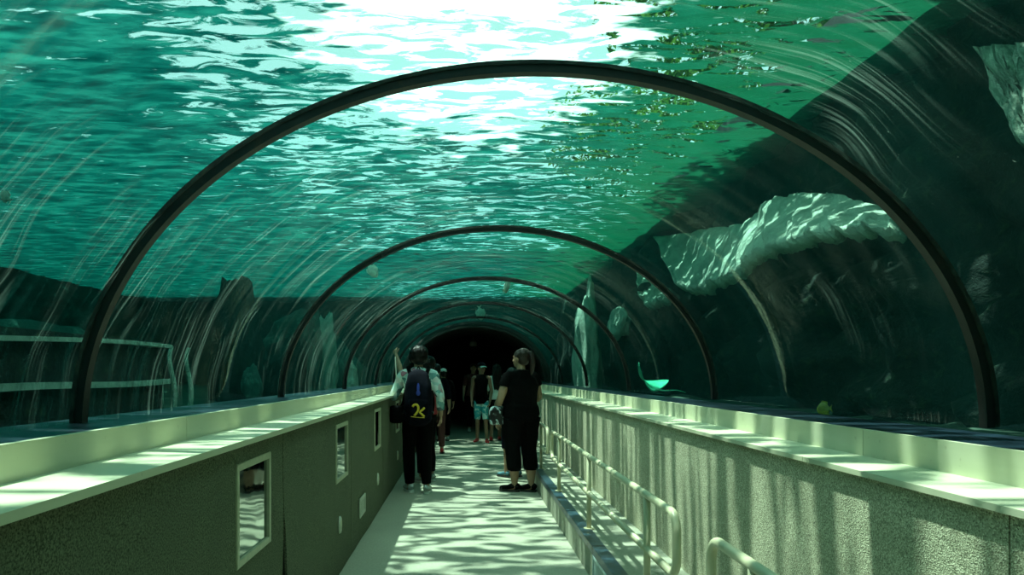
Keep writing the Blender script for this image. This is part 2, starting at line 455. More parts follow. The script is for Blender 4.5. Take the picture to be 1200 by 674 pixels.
# ------------------------------------------------------------------ arch ribs and glazing
rib_words = {-1: 'behind the viewer', 0: 'nearest and largest, spanning the whole view', 1: 'second from the viewer', 2: 'third from the viewer', 3: 'fourth from the viewer',
             4: 'fifth from the viewer', 5: 'sixth and last, at the dark passage'}
ring_y = [2.28+2.51*k for k in range(-2, 6)]
for k, y in zip(range(-2, 6), ring_y):
    if k == -2: continue
    r = empty('arch_rib', (CX, y, CZ), label='black curved arch rib clamping the glazing, '+rib_words[k], cat='arch', group='arch ribs of the tunnel')
    for nm, mt, o0, o1, hw in (('rib', 'rib', -.020, .010, .018), ('seal', 'ribedge', .006, .019, .024)):
        bm = bmesh.new(); N = 96; rings = []
        for i in range(N+1):
            a = PI*i/N
            a0 = arch_pt(a, o0); a1 = arch_pt(a, o1)
            rings.append([bm.verts.new((a0[0]-CX, -hw, a0[1]-CZ)), bm.verts.new((a0[0]-CX, hw, a0[1]-CZ)), bm.verts.new((a1[0]-CX, hw, a1[1]-CZ)), bm.verts.new((a1[0]-CX, -hw, a1[1]-CZ))])
        for i in range(N):
            for q in range(4): bm.faces.new((rings[i][q], rings[i][(q+1) % 4], rings[i+1][(q+1) % 4], rings[i+1][q]))
        bm.faces.new(rings[0]); bm.faces.new(rings[-1][::-1])
        bmesh.ops.bevel(bm, geom=[e for e in bm.edges if abs(e.verts[0].co.y-e.verts[1].co.y) < 1e-5 and (e.verts[0].co-e.verts[1].co).length > .02 and False], offset=.004, affect='EDGES') if False else None
        obj(nm, bm, mt, r, False)
# glazing bays
bays = [(YB, ring_y[1])]+[(ring_y[i], ring_y[i+1]) for i in range(1, len(ring_y)-1)]
for n, (a, b) in enumerate(bays):
    bm = bmesh.new(); N = 72; uvl = bm.loops.layers.uv.new('uv')
    per = 4.3
    def ringv(y, off): return [bm.verts.new((*[arch_pt(PI*i/N, off)[0]], y, arch_pt(PI*i/N, off)[1])) for i in range(N+1)]
    i0, i1, o0, o1 = ringv(a+.002, 0), ringv(b-.002, 0), ringv(a+.002, .03), ringv(b-.002, .03)
    def quad(vs, us):
        f = bm.faces.new(vs)
        for lp, u in zip(f.loops, us): lp[uvl].uv = u
    for i in range(N):
        v0, v1 = per*i/N, per*(i+1)/N
        quad((i0[i], i0[i+1], i1[i+1], i1[i]), ((a, v0), (a, v1), (b, v1), (b, v0)))
        quad((o0[i], o1[i], o1[i+1], o0[i+1]), ((a, v0), (b, v0), (b, v1), (a, v1)))
        quad((i0[i], o0[i], o0[i+1], i0[i+1]), ((a, v0),)*4); quad((i1[i], i1[i+1], o1[i+1], o1[i]), ((b, v0),)*4)
    quad((i0[0], i1[0], o1[0], o0[0]), ((a, 0),)*4); quad((i0[N], o0[N], o1[N], i1[N]), ((a, per),)*4)
    for f in bm.faces:
        c = f.calc_center_median(); rr = ((c.x-CX)/AX)**2+((c.z-CZ)/AZ)**2
        f.material_index = 1 if rr > 1.02 else 0
    for e in bm.edges:
        if len(e.link_faces) == 2 and e.calc_face_angle(0) > .6: e.smooth = False
    o = struct('window_%d' % (n+1), bm, ['acrylic', 'acrylic_wet'], True, 'clear curved acrylic vault bay of the tunnel')
# opaque passage beyond the glazing
def vault(name, a, b, mat, off0, off1):
    bm = bmesh.new(); N = 48; R = []
    for y in (a, b):
        for off in (off0, off1): R.append([bm.verts.new((arch_pt(PI*i/N, off)[0], y, arch_pt(PI*i/N, off)[1])) for i in range(N+1)])
    for i in range(N):
        bm.faces.new((R[0][i], R[0][i+1], R[2][i+1], R[2][i])); bm.faces.new((R[1][i], R[3][i], R[3][i+1], R[1][i+1]))
        bm.faces.new((R[0][i], R[1][i], R[1][i+1], R[0][i+1])); bm.faces.new((R[2][i], R[2][i+1], R[3][i+1], R[3][i]))
    struct(name, bm, mat, True)
vault('ceiling', YG+.005, YE, 'dark', 0, .12)
# far wall with a doorway into darkness
bm = bmesh.new()
x0, x1, y0, y1, z0, z1 = XL-.5, 1.95, YE, YE+.15, 0, 2.6
box(bm, x0, -.55, y0, y1, 0, z1); box(bm, .95, x1, y0, y1, 0, z1); box(bm, -.55, .95, y0, y1, 2.06, z1)
struct('wall_far', bm, 'dark')
bm = bmesh.new(); box(bm, -.6, 1.0, YE+2.4, YE+2.5, 0, 2.2); box(bm, -.6, -.55, YE+.15, YE+2.4, 0, 2.2); box(bm, .95, 1.0, YE+.15, YE+2.4, 0, 2.2); box(bm, -.6, 1, YE+.15, YE+2.5, 2.15, 2.25); box(bm, -.6, 1, YE, YE+2.5, -.2, 0)
struct('wall_passage', bm, 'hole')
bm = bmesh.new(); box(bm, -1.45, 1.95, YB-.15, YB, 0, 2.6); struct('wall_back', bm, 'dark')
# ceiling lamp (unlit) in the passage
r = empty('ceiling_lamp', (.23, 19.0, 2.42), label='small dark unlit lamp under the passage ceiling, above the far doorway', cat='lamp')
bm = bmesh.new(); tube(bm, [(0, 0, 0), (0, 0, -.10)], .012); obj('stem', bm, 'frame', r)
bm = bmesh.new(); tube(bm, [(0, 0, -.10), (0, 0, -.14), (0, 0, -.24), (0, 0, -.26)], [.04, .09, .11, .05]); obj('housing', bm, 'socket', r, True)

# ------------------------------------------------------------------ tank around the tunnel
def surf_grid(nu, nv, fn):
    bm = bmesh.new(); V = [[bm.verts.new(fn(i/nu, j/nv)) for j in range(nv+1)] for i in range(nu+1)]
    for i in range(nu):
        for j in range(nv): bm.faces.new((V[i][j], V[i+1][j], V[i+1][j+1], V[i][j+1]))
    return bm
def thicken(bm, d):
    r = bmesh.ops.extrude_face_region(bm, geom=list(bm.faces))
    for v in [g for g in r['geom'] if isinstance(g, bmesh.types.BMVert)]: v.co += Vector(d)
# water body: a box of water with the tunnel cut out of its bottom
bm = bmesh.new()
prof = [(TXL, TZ0-.2), (TXL, TZ1-.03), (TXR, TZ1-.03), (TXR, TZ0-.2), (AX+CX+.06, TZ0-.2)]
for i in range(0, 61): prof.append(arch_pt(PI*i/60, .055))
prof.append((CX-AX-.06, TZ0-.2))
prism(bm, prof, TY0, TY1)
tag(obj('water', bm, 'water'), 'clear green-blue sea water filling the tank around the tunnel', 'water', kind='stuff')
# surface
def fs(u, v):
    x = -14+u*24; y = -12+v*42
    return (x, y, TZ1+.05*noise.noise(Vector((x*.9, y*1.6, 0)))+.02*noise.noise(Vector((x*3, y*5, 2))))
bm = surf_grid(96, 168, fs)
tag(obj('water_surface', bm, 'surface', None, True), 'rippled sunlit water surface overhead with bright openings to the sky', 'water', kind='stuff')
# tank floor both sides
def bed(x0, x1, name):
    def f(u, v):
        x = x0+u*(x1-x0); y = TY0-.5+v*(TY1-TY0+1)
        return (x, y, TZ0+.02+.10*noise.fractal(Vector((x, y, 4)), 1, 2, 4))
    bm = surf_grid(24, 90, f); thicken(bm, (0, 0, -.5)); struct(name, bm, 'sand', True)
bed(TXL-.3, -1.43, 'tank_floor_left'); bed(1.91, TXR+.2, 'tank_floor_right')
# rock faces
def rockface(name, x0, side, z1, amp, mat, fr=.55, seed=0, y0=TY0-.5, y1=TY1+.5, lean=0.0, nu=150, nv=40):
    def f(u, v):
        y = y0+u*(y1-y0); z = .7+v*(z1-.7)
        d = noise.fractal(Vector((y*fr, z*fr*1.4, seed)), .9, 2, 5)*amp+abs(noise.noise(Vector((y*2.3, z*2.9, seed+5))))*amp*.35
        return (x0+side*(lean*(z-.7))-side*abs(d), y, z)
    bm = surf_grid(nu, nv, f); thicken(bm, (side*.9, 0, 0)); return struct(name, bm, mat, True)
rockface('wall_tank_right', 4.15, 1, 4.45, .75, 'rock_dark', seed=3)
rockface('wall_tank_left', -12.3, -1, 4.3, .8, 'rock_left', seed=9)
bm = surf_grid(40, 14, lambda u, v: (TXL+u*(TXR-TXL+.4), 26.6+.5*noise.fractal(Vector((u*9, v*3, 8)), 1, 2, 4), .8+v*3.5)); thicken(bm, (0, .8, 0)); struct('wall_tank_far', bm, 'rock_left', True)
bm = bmesh.new(); box(bm, TXL, TXR, TY0-.6, TY0-.3, .7, 4.3); struct('wall_tank_near', bm, 'dark')
# boulders
def boulder(loc, size, mat, seed, label, cat='rock', name='rock', sub=4):
    bm = bmesh.new(); bmesh.ops.create_icosphere(bm, subdivisions=sub, radius=1)
    for v in bm.verts:
        n = noise.fractal(v.co*1.3+Vector((seed, 0, 0)), .9, 2, 5)
        v.co *= 1+.35*n
        v.co = Vector((v.co.x*size[0], v.co.y*size[1], v.co.z*size[2]))
    o = obj(name, bm, mat, None, True); o.location = loc
    return tag(o, label, cat, 'rocks in the tank')
rocks = [  # pale spire, scrap and column stand in for reflections in the acrylic
         ((-5.4, 8.6, 1.25), (.8, 2.1, .85), 'rock_left', 2, 'long dim teal rock bank beyond the left glazing, between the first two ribs'),
         ((-3.75, 11.2, 1.6), (.42, .5, 1.35), 'rock_dark', 3, 'tall black rock pillar beyond the left glazing before the second rib'),
         ((-3.6, 13.9, 1.3), (.7, 1.2, .8), 'rock_dark', 4, 'dark rounded rock at the foot of the left glazing past the black pillar'),
         ((-2.7, 13.2, 1.5), (.20, .3, 1.0), 'rock_reflection_pale', 5, 'slim pale reflection built as a rock spire beyond the left glazing at the third rib'),
         ((-4.0, 17.5, 1.5), (1.2, 1.6, 1.3), 'rock_left', 6, 'big teal rock mound far behind the left glazing'),
         ((-2.9, 9.3, 1.25), (.10, .28, .26), 'rock_left', 11, 'small teal rock low behind the second rib on the left'),
         ((-2.75, 12.4, 1.7), (.13, .2, .95), 'rock_left', 12, 'slim teal rock finger beyond the left glazing'),
         ((-1.9, 11.4, 1.3), (.10, .2, .30), 'rock_reflection_pale', 13, 'little pale rock at the foot of the left glazing by the fourth rib'),
         ((3.3, 12.6, 1.8), (.5, .9, 1.35), 'rock_dark', 14, 'steep dark rock buttress against the right tank wall'),
         ((2.75, 12.2, 2.3), (.14, .5, .30), 'rock_reflection_pale', 15, 'pale reflection built as a scrap of rock on the dark buttress beyond the right glazing'),
         ((2.45, 13.6, 1.7), (.24, .5, 1.35), 'rock_reflection_pale', 7, 'pale drooping reflection built as a rock column beyond the right glazing, past the standing people'),
         ((2.7, 17.0, 1.5), (.5, 1.2, 1.6), 'rock_dark', 8, 'dark rock mound far behind the right glazing')]
for a in rocks: boulder(*a)
# pale shelves on the right, added in place of reflections in the acrylic
def shelf(name, top, bot, X, label, depth=.5):
    """a slab standing in for a reflection, its sloping face running between two ragged lines of (Y, Z)"""
    n = 160
    def lerp(L, u):
        s = u*(len(L)-1); i = min(int(s), len(L)-2); w = s-i
        return L[i][0]*(1-w)+L[i+1][0]*w, L[i][1]*(1-w)+L[i+1][1]*w
    def f(u, v):
        ya, za = lerp(bot, u); yb, zb = lerp(top, u)
        j = .05*noise.fractal(Vector((u*22, v*1.2, 3)), .8, 2, 4)
        return (X-depth*(1-v)+.05*noise.noise(Vector((u*14, v*3, 1)))+.09*abs(noise.noise(Vector((u*26+v*1.5, v*.7, 5))))+.03*noise.noise(Vector((u*60, v, 2))), ya+(yb-ya)*v+j, za+(zb-za)*v+j*1.2*(1 if v < .5 else .6))  # fluted ridges shaped to imitate the reflection's bright and dark stripes
    bm = surf_grid(n, 14, f); thicken(bm, (.12, 0, -.10))
    o = obj(name, bm, 'rock_reflection_pale', None, True); return tag(o, label, 'rock', 'rocks in the tank')
def at(px, py, X):     # a point of the photo at distance X to the side of the tunnel axis -> (Y, Z)
    Y = X*800/(px-545); return (Y, 1.4+(438-py)*Y/800)
XS = 3.35
top = [at(765, 278, XS), at(810, 272, XS), at(865, 262, XS), at(905, 232, XS), at(940, 225, XS), at(985, 228, XS), at(1045, 248, XS)]
bot = [at(790, 332, XS-.4), at(812, 338, XS-.4), at(850, 322, XS-.4), at(885, 292, XS-.4), at(925, 280, XS-.4), at(970, 266, XS-.4), at(1042, 264, XS-.4)]
shelf('reflection_shelf', top, bot, XS, 'long ragged pale reflection built as a ridged rock shelf beyond the right glazing', .4)
top = [at(745, 318, XS), at(762, 326, XS), at(785, 340, XS)]; bot = [at(748, 345, XS-.3), at(757, 357, XS-.3), at(783, 345, XS-.3)]
shelf('reflection_shelf', top, bot, XS, 'small pale triangular reflection built as a rock scrap behind the second rib on the right', .3)
XS2 = 3.8
top = [at(1142, 55, XS2-.5), at(1200, 50, XS2-.5), at(1250, 60, XS2-.5)]; bot = [at(1192, 165, XS2-.7), at(1225, 170, XS2-.7), at(1260, 170, XS2-.7)]
shelf('reflection_shelf', top, bot, XS2-.5, 'pale sloping reflection built as a rock slab high at the right edge beyond the glazing', .2)

# trees over the right bank, and slabs that shade the water
def tree(loc, r, n, label, th=4.0):
    e = empty('tree', loc, label=label, cat='tree', group='trees over the right bank')
    bm = bmesh.new(); rnd = random.Random(int(loc[1]*10))
    for i in range(n):
        d = Vector((rnd.gauss(0, 1), rnd.gauss(0, 1), rnd.gauss(0, .6))).normalized()*(rnd.random()**.45)
        p = Vector((d.x*r[0], d.y*r[1], d.z*r[2]+th))
        q = Euler((rnd.uniform(-.9, .9), rnd.uniform(-.9, .9), rnd.uniform(0, 6.3))).to_matrix(); s = rnd.uniform(.07, .15)
        vs = [bm.verts.new(p+q @ Vector(c)*s) for c in ((-1, 0, 0), (-.2, -.45, .05), (1, 0, -.1), (-.2, .45, .05))]
        bm.faces.new(vs)
    obj('foliage', bm, 'leaf', e)
    bm = bmesh.new(); tube(bm, [(0, 0, 0), (.1, 0, th*.5), (0, .1, th)], [.2, .15, .08]); obj('trunk', bm, 'bark', e, True)
tree((5.0, 3.4, 4.3), (3.0, 3.2, 1.5), 6500, 'leafy tree leaning over the water on the right, nearest', 3.4)
tree((5.0, 10.6, 4.3), (3.0, 3.4, 1.6), 6500, 'leafy tree over the right bank, middle one', 3.4)
tree((5.0, 17.8, 4.3), (3.0, 3.2, 1.6), 5000, 'leafy tree over the right bank, farthest', 3.4)
bm = bmesh.new(); box(bm, 3.5, 9.5, -8, 27, 4.5, 4.8); struct('shade_bank', bm, 'dark')  # bank slab, extended over the water to darken the right side
bm = bmesh.new(); box(bm, -14, 9.4, 25.0, 31, 5.6, 5.9); struct('sky_blocker', bm, 'dark')  # added slab, blocks sun and sky to darken the far water

# ------------------------------------------------------------------ handrails
def handrail(ya, yb, posts, label):
    r = empty('handrail', (.93, ya, ZP), label=label, cat='handrail', group='cream handrails on the kerb')
    zt, zm, rr = .78-ZP, .503-ZP, .0195
    L = yb-ya; cr = .085
    pts = []
    def arc(cy, cz, a0, a1):
        for k in range(9):
            a = a0+(a1-a0)*k/8; pts.append((0, cy+cr*math.cos(a), cz+cr*math.sin(a)))
    arc(cr, zm+cr, -PI/2, -PI); arc(cr, zt-cr, PI, PI/2); arc(L-cr, zt-cr, PI/2, 0); arc(L-cr, zm+cr, 0, -PI/2)
    pts.append((0, cr, zm))
    bm = bmesh.new(); tube(bm, pts, rr, 16, ref=(1, 0, 0)); obj('rail_loop', bm, 'rail', r, True)
    for y in posts:
        bm = bmesh.new(); tube(bm, [(0, y-ya, .004), (0, y-ya, zt)], rr*.92, 16); p = obj('post', bm, 'rail', r, True)
        bm = bmesh.new(); tube(bm, [(0, y-ya, 0), (0, y-ya, .008)], .04, 16); obj('base_plate', bm, 'rail', p)
handrail(-1.2, 2.58, [-.6, .9, 2.2], 'cream tubular handrail rising into view at the bottom right corner')
handrail(3.0, 7.32, [3.49, 5.125, 6.76], 'long cream tubular handrail with three posts along the kerb')
handrail(7.68, 11.6, [8.35, 9.9, 11.2], 'cream tubular handrail partly hidden behind the woman in black')
handrail(11.95, 15.6, [12.4, 14.0, 15.2], 'farthest cream tubular handrail beside the girl in the white top')

# ------------------------------------------------------------------ low wall added on the left, pale lips standing in for reflections
r = empty('reflection_wall', (-3.05, 0, .9), label='two pale reflection lines built as a low wall beyond the left glazing, nearest the viewer', cat='wall')
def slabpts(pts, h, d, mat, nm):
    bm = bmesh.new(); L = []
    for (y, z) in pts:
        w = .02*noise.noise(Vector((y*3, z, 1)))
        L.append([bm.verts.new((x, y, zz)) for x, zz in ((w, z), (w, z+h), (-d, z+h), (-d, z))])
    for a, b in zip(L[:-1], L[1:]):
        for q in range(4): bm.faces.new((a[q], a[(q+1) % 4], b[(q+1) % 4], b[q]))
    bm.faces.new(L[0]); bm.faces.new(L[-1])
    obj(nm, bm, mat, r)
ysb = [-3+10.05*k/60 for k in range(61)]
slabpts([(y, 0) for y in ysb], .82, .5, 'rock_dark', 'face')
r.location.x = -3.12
slabpts([(y, .72+.012*(y-4)+.02*math.sin(y*1.3)) for y in ysb], .035, -.10, 'rock_reflection_pale', 'upper_reflection')
slabpts([(y, .36+.015*(y-4)+.015*math.sin(y*1.7)) for y in ysb], .05, -.08, 'rock_reflection_pale', 'lower_reflection')
for y0 in (7.15, 7.5, 7.95):  # pale rods copy the upright streaks at the end of the reflection
    bm = bmesh.new(); tube(bm, [(-.1, y0, 0), (-.08, y0+.03, .3), (-.12, y0-.02, .65), (-.1, y0, .8)], [.035, .03, .025, .02], 8, sub=4); obj('reflected_streak', bm, 'rock_reflection_pale', r, True)

# ------------------------------------------------------------------ fish
M['fish_yellow'] = plain('yellow_fish_skin', (.14, .17, .01), .5, var=.25, scale=40)
M['fish_pale'] = plain('pale_fish_skin', (.45, .65, .55), .4, var=.25, scale=30)
M['ray_green'] = plain('green_ray_skin', (.05, .55, .32), .4, var=.3, scale=12)
def fish(name, loc, L, H, rot, mat, label):
    r = empty(name, loc, label=label, cat='fish'); r.rotation_euler = rot
    bm = bmesh.new()
    m = bmesh.ops.create_uvsphere(bm, u_segments=20, v_segments=14, radius=1)
    for v in bm.verts:
        x = v.co.x; k = (1-.35*max(0, -x)**2)*(1 if x < 0 else 1-.25*x*x)
        v.co = Vector((x*L*.40, v.co.y*L*.09*k, v.co.z*H*.5*k))
    obj('body', bm, mat, r, True)
    def fin(nm, pts):
        bm = bmesh.new(); a = [bm.verts.new((x, -.002, z)) for x, z in pts]; b = [bm.verts.new((x, .002, z)) for x, z in pts]
        n = len(pts); bm.faces.new(a); bm.faces.new(b[::-1])
        for i in range(n): bm.faces.new((a[i], b[i], b[(i+1) % n], a[(i+1) % n]))
        obj(nm, bm, mat, r)
    fin('tail_fin', [(-L*.36, -H*.06), (-L*.36, H*.06), (-L*.54, H*.28), (-L*.48, 0), (-L*.54, -H*.28)])
    fin('dorsal_fin', [(L*.18, H*.38), (0, H*.62), (-L*.3, H*.50), (-L*.28, H*.2)])
    fin('anal_fin', [(L*.1, -H*.38), (-L*.1, -H*.60), (-L*.3, -H*.46), (-L*.28, -H*.2)])
    for s_ in (-1, 1):
        bm = bmesh.new(); ball(bm, (L*.27, s_*L*.055, H*.10), L*.022, seg=8); obj('eye', bm, 'black', r, True)
    return r
def atp(px, py, Y): return ((px-545)*Y/800, Y, 1.4+(438-py)*Y/800)
fish('fish', atp(965, 480, 4.9), .11, .105, (.1, .15, 2.4), 'fish_yellow', 'small round yellow fish low beyond the right glazing')
fish('fish', atp(437, 318, 9.0), .24, .13, (.2, .9, .5), 'fish_pale', 'pale fish gliding above the left glazing between the second and third ribs')
fish('fish', atp(594, 336, 10.0), .26, .16, (.3, -.7, .9), 'fish_pale', 'pale fish seen overhead just beyond the third rib')
fish('fish', atp(563, 368, 15.5), .36, .20, (.2, 1.4, .3), 'fish_pale', 'small pale upright reflection built as a fish overhead at the far dark end')  # added fish shape standing in for a pale reflection
fish('fish', atp(6, 230, 3.9), .12, .06, (.1, -.6, 2.7), 'fish_pale', 'tiny bluish white fish at the left edge of the view')
# the green ray: disc with raised wing and a tail
r = empty('stingray', atp(762, 452, 8.4), label='bright green stingray with one wing raised, low beyond the right glazing', cat='stingray')
bm = bmesh.new(); nU, nV = 28, 14
def rayf(u, v):
    a = (u-.5)*2; b = (v-.5)*2
    w = (1-abs(a)**1.5)**.8*.13+.004
    x = a*.25; z = (.30*max(0, -a)**1.7)+.05*max(0, a)**2; x += .06*max(0, -a)**2
    return (x, b*w+(.05*abs(a)), z+.03*(1-b*b)*(1-abs(a)))
bm = surf_grid(nU, nV, rayf); thicken(bm, (0, 0, -.018)); obj('body', bm, 'ray_green', r, True)
bm = bmesh.new(); tube(bm, [(.02, -.08, .0), (.12, -.16, .02), (.24, -.22, .06), (.34, -.26, .05)], [.014, .009, .005, .002], 8, sub=4); obj('tail', bm, 'ray_green', r, True)
r.rotation_euler = (.5, 0, .15)

# ------------------------------------------------------------------ people
M['skin'] = plain('skin', (.33, .20, .12), .5, var=.08, scale=12, bump=.05)
M['skin_tan'] = plain('skin_tan', (.27, .15, .09), .5, var=.08, scale=12, bump=.05)
M['hair'] = plain('black_hair', (.004, .003, .003), .45, var=.5, scale=60, bump=.5, spec=.25)
M['hair_brown'] = plain('brown_hair', (.018, .009, .006), .45, var=.5, scale=60, bump=.5)
M['cloth_black'] = plain('black_cloth', (.0022, .0026, .003), .9, var=.3, spec=.08)
M['cloth_navy'] = plain('navy_cloth', (.003, .004, .009), .9, var=.3, spec=.1)
M['cloth_white'] = plain('white_cloth', (.78, .86, .80), .8, var=.06)
M['cloth_red'] = plain('red_cloth', (.35, .02, .025), .8, var=.15)
M['cloth_maroon'] = plain('maroon_cloth', (.09, .025, .022), .85, var=.2)
M['teal_short'] = two_tone('teal_white_shorts', (.03, .38, .42), (.65, .85, .82), 7, .48, .54)
M['shoe_red'] = plain('red_shoe', (.5, .03, .03), .5, var=.1)
M['shoe_teal'] = plain('teal_shoe', (.04, .14, .17), .6, var=.2)
M['shoe_grey'] = plain('grey_shoe', (.35, .42, .38), .6, var=.2)
M['sole'] = plain('rubber_sole', (.55, .6, .55), .6, var=.1)
M['sole_dark'] = plain('dark_sole', (.02, .02, .02), .6, var=.1)
M['yellow'] = plain('yellow_print', (.62, .42, .02), .6, var=.08)
M['blue'] = plain('blue_print', (.02, .04, .32), .6, var=.08)
M['glass_dark'] = plain('glossy_dark_lens', (.02, .03, .03), .08, var=.1)
M['eye'] = plain('eye', (.03, .02, .015), .2, var=.1)
M['lip'] = plain('lip', (.30, .12, .09), .5, var=.05)
t = NT('patterned_shirt'); v = t.coord()
f = t.n('TexVoronoi', Vector=v, Scale=17).outputs['Color']
c = t.ramp(f, [(.0, (.10, .04, .06)), (.22, (.06, .25, .25)), (.42, (.42, .62, .60)), (.7, (.62, .72, .68)), (.9, (.30, .12, .16))])
M['shirt_print'] = t.surf(t.bsdf(c, .8))
t = NT('black_white_bag'); v = t.coord()
f = t.noise(v, 9, 2, .5, 1.2)
c = t.ramp(f, [(.50, (.01, .012, .014)), (.54, (.5, .62, .64))])
M['bag_print'] = t.surf(t.bsdf(c, .5))

def hand(bm, w, d, n, s, curl=.5):
    """palm and five fingers; w wrist, d direction, n palm normal, s=+1 thumb side sign"""
    d = Vector(d).normalized(); n = Vector(n); n = (n-d*n.dot(d)).normalized(); a = d.cross(n)*s
    w = Vector(w)
    tube(bm, [w-d*.02, w+d*.01, w+d*.05, w+d*.088], [(.024, .018), (.030, .016), (.040, .015), (.036, .012)], 12, ref=a)
    for k, (o, L) in enumerate(((.030, .068), (.010, .078), (-.010, .072), (-.029, .056))):
        p = w+d*.080+a*o; q = [p]; ang = .12
        for seg in (.45, .32, .23):
            ang += curl*.75
            dd = d*math.cos(ang)+n*math.sin(ang)+a*o*.6
            q.append(q[-1]+dd*L*seg)
        tube(bm, q, [.0095, .009, .008, .006], 8)
    b = w+d*.025+a*.028
    tube(bm, [b, b+a*.022+d*.022+n*.008, b+a*.030+d*.048+n*.018, b+a*.028+d*.066+n*.026], [.013, .012, .010, .007], 8)

def person(name, label, loc, rz, H=1.7, wf=1.0, head_yaw=0, armL=None, armR=None, feet=((-.10, 0), (.10, 0)), knees=None,
           hair='short', hair_mat='hair', top=('shirt', 'cloth_black', .35, 1.0, .9), bottom=('trousers', 'cloth_black', 1.92), shoe='shoe_grey', sole='sole', skin='skin', cap=None, glasses=False, belly=0.0, vox=.0075, foot_yaw=(0, 0)):
    e = empty(name, loc, rz, label, 'person'); S = H/1.7; e.scale = (S, S, S)
    V3 = Vector
    hips = [V3((-.085*wf, 0, .90)), V3((.085*wf, 0, .90))]
    shos = [V3((-.175*(.6+.4*wf), 0, 1.385)), V3((.175*(.6+.4*wf), 0, 1.385))]
    legs = []
    for k in (0, 1):
        f = V3((feet[k][0], feet[k][1], feet[k][2] if len(feet[k]) > 2 else .085))
        kn = V3(knees[k]) if knees else (hips[k]+f)/2+V3((0, .025, .02))
        legs.append([hips[k], hips[k]*.5+kn*.5+V3((0, .01, 0)), kn, kn*.55+f*.45+V3((0, -.012, 0)), f])
    lr = [.088*wf, .074*wf, .054*wf, .050*wf, .036]
    arms = []
    for k, a in ((0, armL), (1, armR)):
        s = -1 if k == 0 else 1
        if a is None: a = ((s*(.235*(.55+.45*wf)), -.02, 1.12), (s*(.25*(.5+.5*wf)), .05, .88))
        arms.append([shos[k], V3(a[0]), V3(a[1])])
    def torso(bm, g=0.0, z0=.86, z1=1.47, flare=0):
        L = [(.84, .125, .10), (.93, .158, .112), (1.00, .150, .108), (1.08, .132, .098), (1.18, .140, .104), (1.28, .158, .108), (1.36, .158, .094), (1.42, .110, .070), (1.47, .058, .055)]
        pts, rr = [], []
        for z, rx, ry in L:
            if z < z0-.04 or z > z1+.02: continue
            fl = flare*max(0, 1.15-z)
            bel = belly*math.exp(-((z-1.06)/.16)**2)
            pts.append((0, bel*.35, max(z, z0))); rr.append(((rx*wf if z < 1.3 else rx*(.65+.35*wf))+g+fl+bel*.2, ry*(.4+.6*wf)+g+fl+bel*.55))
        tube(bm, pts, rr, 24, ref=(1, 0, 0), sub=4)
    def leg(bm, k, g, upto):
        P = legs[k]; n = []; r = []; total = 2.0
        for i, p in enumerate(P):
            u = i*.5
            if u <= upto: n.append(p); r.append(lr[i]+g*(1+.25*max(0, u-1)))
        if upto < 2 and len(n) < 5:
            i = len(n); w = (upto-(i-1)*.5)/.5
            if w > .05: n.append(P[i-1].lerp(P[i], w)); r.append((lr[i-1]*(1-w)+lr[i]*w)+g)
        tube(bm, n, r, 16, ref=(1, 0, 0), sub=4)
    # --- body, one continuous skin
    bm = bmesh.new(); torso(bm)
    tube(bm, [(0, -.005, 1.40), (0, .0, 1.47), (0, .012, 1.55)], [.066, .054, .052], 14)
    for k in (0, 1):
        leg(bm, k, 0, 2)
        f = legs[k][4]; fy = foot_yaw[k]; fd = V3((-math.sin(fy), math.cos(fy), 0))
        tube(bm, [f+V3((0, 0, .03)), f+V3((0, 0, -.03))-fd*.01, f+fd*.06+V3((0, 0, -.045)), f+fd*.15+V3((0, 0, -.06))], [.036, .038, .034, .022], 12)
        s = -1 if k == 0 else 1
        A = arms[k]
        up = A[0].lerp(A[1], .45); fo = A[1].lerp(A[2], .35)
        tube(bm, [A[0]+V3((-s*.05, 0, .01)), A[0], up, A[1], fo, A[2]], [.05, .052, .045*(.5+.5*wf), .037*(.6+.4*wf), .038*(.6+.4*wf), .025], 14, sub=3)
        d = (A[2]-A[1]).normalized()
        hand(bm, A[2], d, V3((-s, .15, 0)) if abs(d.z) > .6 else V3((0, 0, -1)), -s if abs(d.z) > .6 and d.z < 0 else s)
    Rh = Matrix.Rotation(head_yaw, 3, 'Z')
    def hp(x, y, z): return Rh @ V3((x, y+.012, 0))+V3((0, 0, z))
    hb = bmesh.new()
    def hball(b, c, r, seg=18): ball(b, hp(*c), r, (0, 0, head_yaw), seg)
    hball(bm, (0, -.008, 1.620), (.074, .092, .090)); hball(bm, (0, .022, 1.575), (.060, .070, .078)); hball(bm, (0, .045, 1.530), (.036, .040, .030))
    hball(bm, (0, .098, 1.583), (.012, .018, .016), 10); hball(bm, (0, .086, 1.603), (.009, .014, .026), 10)
    hball(bm, (0, .072, 1.632), (.050, .016, .010), 12); hball(bm, (0, .078, 1.548), (.022, .014, .009), 12)
    for s in (-1, 1): hball(bm, (s*.076, -.004, 1.592), (.009, .018, .030), 10); hball(bm, (s*.038, .062, 1.578), (.018, .018, .016), 10)
    fuse('body', bm, skin, e, vox, 3)
    for s in (-1, 1):
        bm = bmesh.new(); hball(bm, (s*.029, .084, 1.613), (.011, .007, .006), 10); obj('eye', bm, 'eye', e, True)
    bm = bmesh.new(); hball(bm, (0, .090, 1.548), (.019, .006, .006), 10); obj('mouth', bm, 'lip', e, True)
    # --- trousers or shorts
    nm, mt, upto = bottom
    bm = bmesh.new()
    tube(bm, [(0, 0, .85), (0, 0, .92), (0, 0, 1.01)], [(.150*wf+.01, .112*(.4+.6*wf)+.01), (.168*wf+.01, .120*(.4+.6*wf)+.012), (.150*wf+.01, .108*(.4+.6*wf)+.012+belly*.4)], 24, ref=(1, 0, 0), sub=3)
    for k in (0, 1): leg(bm, k, .020, upto)
    fuse(nm, bm, mt, e, vox, 4, .006, 11, (1, 1, .5))
